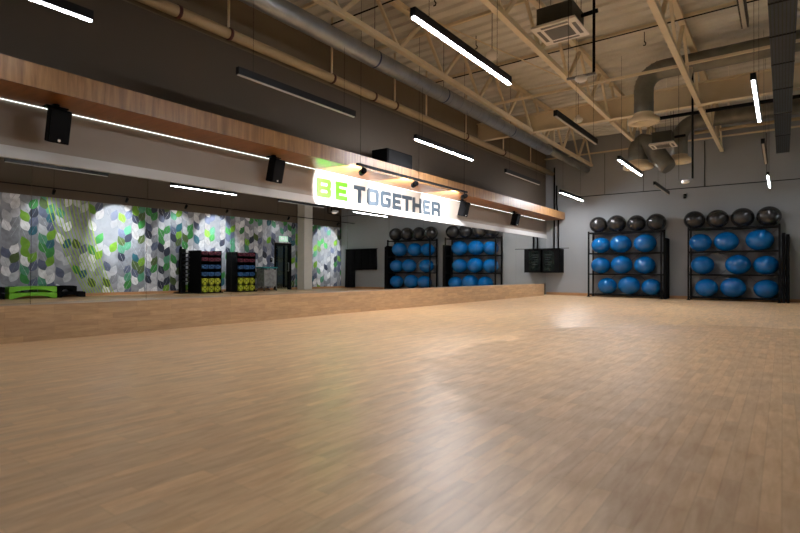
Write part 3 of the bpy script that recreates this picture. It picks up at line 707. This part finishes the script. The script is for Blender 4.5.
# weight racks by the mural
def weight_rack(y0, y1, xf, xb, label, nm):
    t = thing('weight_rack', (xb, y0, 0), label, 'rack', 'weight racks')
    for y in (y0, y1 - .05):
        MB().box((xf + .04, y, .04), (xb, y + .04, 1.62)).build('side_panel', t, 'black')
    MB().box((xf - .02, y0 - .08, 0), (xb, y1 + .03, .04)).build('base', t, 'black')
    MB().box((xb - .03, y0 + .04, .04), (xb, y1 - .05, 1.62)).build('back_panel', t, 'black')
    zs = [(1.46, 'red', .13), (1.22, 'red', .13), (.93, 'blue', .155), (.65, 'blue', .155), (.325, 'yellow', .245), (.045, 'yellow', .245)]
    pitch = (y1 - y0 - .10) / 3
    for (z, mk, h) in zs:
        if z > .1: MB().box((xf + .02, y0 + .04, z - .02), (xb - .03, y1 - .05, z - .002)).build('shelf', t, 'black')
    for r_, (z, mk, h) in enumerate(zs):
        for c_ in range(3):
            ya = y0 + .05 + pitch * c_ + .015; yb = ya + pitch - .03; ym = (ya + yb) / 2
            key = (mk,)
            if key not in proto:
                w = yb - ya
                o = thing('weight_plate', (xf, ym, z), '', 'weight', 'coloured weights on the racks')
                def tp(u, v, d): return (xf + .02 + d, ym + u, z + v)
                c = h * .28
                MB().use(mk).poly([(-w / 2 + c, 0), (w / 2 - c, 0), (w / 2, c), (w / 2, h - c), (w / 2 - c, h), (-w / 2 + c, h), (-w / 2, h - c), (-w / 2, c)], [[(-.035, h * .5 - .02), (.035, h * .5 - .02), (.035, h * .5 + .02), (-.035, h * .5 + .02)]], tp, .3).build('plate', o)
                MB().use('black').box((xf + .012, ym - .03, z + h * .5 - .017), (xf + .3, ym + .03, z + h * .5 + .017)).build('hub', o)
                MB().use('black').box((xf + .016, ym - w * .30, z + h * .62), (xf + .019, ym - w * .2, z + h * .9)).box((xf + .016, ym + w * .2, z + h * .62), (xf + .019, ym + w * .30, z + h * .9)).box((xf + .016, ym - w * .30, z + h * .1), (xf + .019, ym - w * .2, z + h * .38)).box((xf + .016, ym + w * .2, z + h * .1), (xf + .019, ym + w * .30, z + h * .38)).build('slot', o)
                proto[key] = o
            else: o = dup(proto[key], (xf, ym, z), '')
            o['label'] = '%s weight plate, %s %s row, %s on the weight rack %s' % ({'red': 'crimson', 'blue': 'blue', 'yellow': 'yellow'}[mk], ['upper', 'lower'][r_ % 2], mk, ['first', 'middle', 'last'][c_], nm)
    return t
weight_rack(10.88, 11.79, 10.0, 10.87, 'black weight rack farther from the glass door, seen in the mirror', 'farther from door')
weight_rack(12.55, 13.48, 10.12, 10.87, 'black weight rack nearer the glass door, seen in the mirror', 'nearer door')
bs = thing('bar_stand', (10.7, 10.6, 0), 'black upright stand of pale bar ends beside the weight rack', 'bar stand')
MB().box((10.35, 10.30, 0), (10.87, 10.76, .04)).build('base', bs, 'black')
MB().box((10.62, 10.42, .04), (10.68, 10.48, 1.75)).build('post', bs, 'black')
for i in range(8): MB().path([(10.36, 10.62, .45 + i * .15), (10.8, 10.62, .45 + i * .15)], .025, 12).build('bar_end', bs, 'lettergrey')
MB().box((10.80, 10.50, .04), (10.86, 10.74, 1.68)).build('back_plate', bs, 'black')
tr = thing('service_trolley', (10.6, 14.5, 0), 'teal topped frosted trolley beside the glass door', 'trolley')
MB().box((10.3, 14.02, .97), (10.86, 14.76, 1.03)).build('lid', tr, 'teal', bevel=.01)
MB().box((10.34, 14.06, .18), (10.82, 14.72, .92)).build('bin', tr, 'clearbin', bevel=.03)
for (x, y) in ((10.32, 14.04), (10.80, 14.04), (10.32, 14.70), (10.80, 14.70)): MB().box((x, y, .05), (x + .03, y + .03, .97)).build('upright', tr, 'galv')
for (x, y) in ((10.33, 14.05), (10.81, 14.05), (10.33, 14.71), (10.81, 14.71)): MB().lathe((x, y, .028), [(0, -.015), (.028, -.015), (.028, .015), (0, .015)], 14, 'x').build('wheel', tr, 'black')

# step platforms
def step(y0, y1, x0, x1, z0, mk, label):
    t = thing('step_platform', ((x0 + x1) / 2, (y0 + y1) / 2, z0), label, 'step platform', 'step platforms')
    L = y1 - y0; out = [(0, 0), (.1, 0)] + [(.1 + (L - .2) * i / 10, .085 * math.sin(PI * i / 10) ** .6) for i in range(1, 10)] + [(L - .1, 0), (L, 0), (L, .155), (L - .03, .17)] + [(L - .03 - (L - .06) * i / 8, .17 + .012 * math.sin(PI * i / 8)) for i in range(1, 8)] + [(.03, .17), (0, .155)]
    MB().use(mk).poly(out, [], lambda u, v, d: (x0 + d, y0 + u, z0 + v), x1 - x0).build('body', t)
    MB().use('blackmat').box((x0 + .03, y0 + .06, z0 + .171), (x1 - .03, y0 + .2, z0 + .178)).box((x0 + .03, y1 - .2, z0 + .171), (x1 - .03, y1 - .06, z0 + .178)).build('grip_pad', t)
step(5.06, 6.26, 10.32, 10.70, 0, 'step_green', 'lime green step platform on the floor, lower of the two')
step(5.06, 6.26, 10.32, 10.70, .183, 'step_green', 'lime green step platform stacked on another green one')
step(6.32, 7.10, 10.42, 10.80, 0, 'blackmat', 'black step platform on the floor beside the green pair')
step(6.32, 6.85, 10.42, 10.80, .183, 'blackmat', 'short black step platform stacked beside the green pair')
step(3.9, 4.98, 10.40, 10.80, 0, 'blackmat', 'black step platform at the camera end of the green pair, lower')
step(3.9, 4.98, 10.40, 10.80, .183, 'blackmat', 'black step platform at the camera end of the green pair, upper')

# hanging mats on the end wall (seen in the mirrors)
mrk = thing('mat_hanger', (9.2, YF, 1.98), 'black wall rail holding the hanging mats on the end wall', 'hanger')
MB().path([(8.4, YF - .12, 1.975), (10.5, YF - .12, 1.975)], .014, 8).build('rail', mrk, 'black')
for x in (8.45, 9.85, 10.47): MB().path([(x, YF - .12, 1.975), (x, YF, 1.975)], .01, 8).build('arm', mrk, 'black')
def hang(x0, x1, z0, label):
    n_ = 13; b_ = MB().use('blackmat'); prev = None
    for i in range(n_):
        t = i / (n_ - 1); x = x0 + (x1 - x0) * t; w = .018 * math.sin(t * PI * 5)
        cur = [b_.bm.verts.new((x, YF - .20 + w, z0)), b_.bm.verts.new((x, YF - .06 + w * .3, z0)), b_.bm.verts.new((x, YF - .10, 1.96)), b_.bm.verts.new((x, YF - .15, 1.96))]
        if prev: b_._mark([b_.bm.faces.new((prev[j], cur[j], cur[(j + 1) % 4], prev[(j + 1) % 4])) for j in range(4)])
        else: b_._mark([b_.bm.faces.new(cur)])
        prev = cur
    b_._mark([b_.bm.faces.new(prev[::-1])])
    tag(b_.build('hanging_mat'), label, 'mat', 'mats hanging on the end wall')
hang(8.45, 8.90, .95, 'short black mat hanging on the end wall, closest to the racks')
hang(8.92, 9.37, .95, 'short black mat hanging on the end wall, middle one')
hang(9.39, 9.84, .93, 'short black mat hanging on the end wall beside the long one')
hang(9.87, 10.45, .06, 'long black mat hanging almost to the floor by the mural corner')

# device on black pipework high in the mural corner
dv = thing('corner_sensor', (W, 18.9, 3.9), 'white dome sensor on black pipework in the mural corner', 'sensor')
MB().path([(W - .07, 18.35, 4.35), (W - .07, 18.35, 3.78), (W - .07, 19.25, 3.70), (W - .07, 19.25, 2.2)], .02, 8).build('pipework', dv, 'black')
MB().lathe((W - .2, 18.75, 3.86), [(0, -.06), (.13, -.05), (.16, 0), (.16, .06), (0, .07)], 20).build('dome', dv, 'white')
MB().box((W - .22, 18.73, 3.72), (W - .06, 18.77, 3.81)).box((W - .06, 18.33, 4.1), (W - .001, 18.37, 4.14)).box((W - .06, 19.23, 3.3), (W - .001, 19.27, 3.34)).build('bracket', dv, 'black')

# ------------------------------------------------------------------ world, camera, output
w = bpy.data.worlds.new('World'); SC.world = w; w.use_nodes = True
w.node_tree.nodes['Background'].inputs['Color'].default_value = (.01, .01, .012, 1); w.node_tree.nodes['Background'].inputs['Strength'].default_value = .2
cam = bpy.data.cameras.new('Camera'); co = bpy.data.objects.new('Camera', cam); COL.objects.link(co)
F = Vector((-0.5985634584436113, 0.8010071188482004, 0.010458574019820132)); U = Vector((0.0017313581754892738, -0.011762076648366433, 0.9999293254784489)); R = F.cross(U).normalized()
co.matrix_world = Matrix(((R.x, U.x, -F.x, CAMX), (R.y, U.y, -F.y, 0), (R.z, U.z, -F.z, CAMZ), (0, 0, 0, 1)))
cam.sensor_width = 36; cam.lens = 512.5345 * 36 / 800; cam.clip_start = .05
cam.dof.use_dof = True; cam.dof.focus_distance = 17; cam.dof.aperture_fstop = 2.2
SC.camera = co
SC.view_settings.view_transform = 'Standard'; SC.view_settings.look = 'None'; SC.view_settings.exposure = -0.22; SC.view_settings.gamma = 1
SC.view_settings.use_curve_mapping = False
SC.cycles.max_bounces = 10; SC.cycles.glossy_bounces = 6; SC.cycles.diffuse_bounces = 5; SC.cycles.sample_clamp_indirect = 6
SC.cycles.use_denoising = True
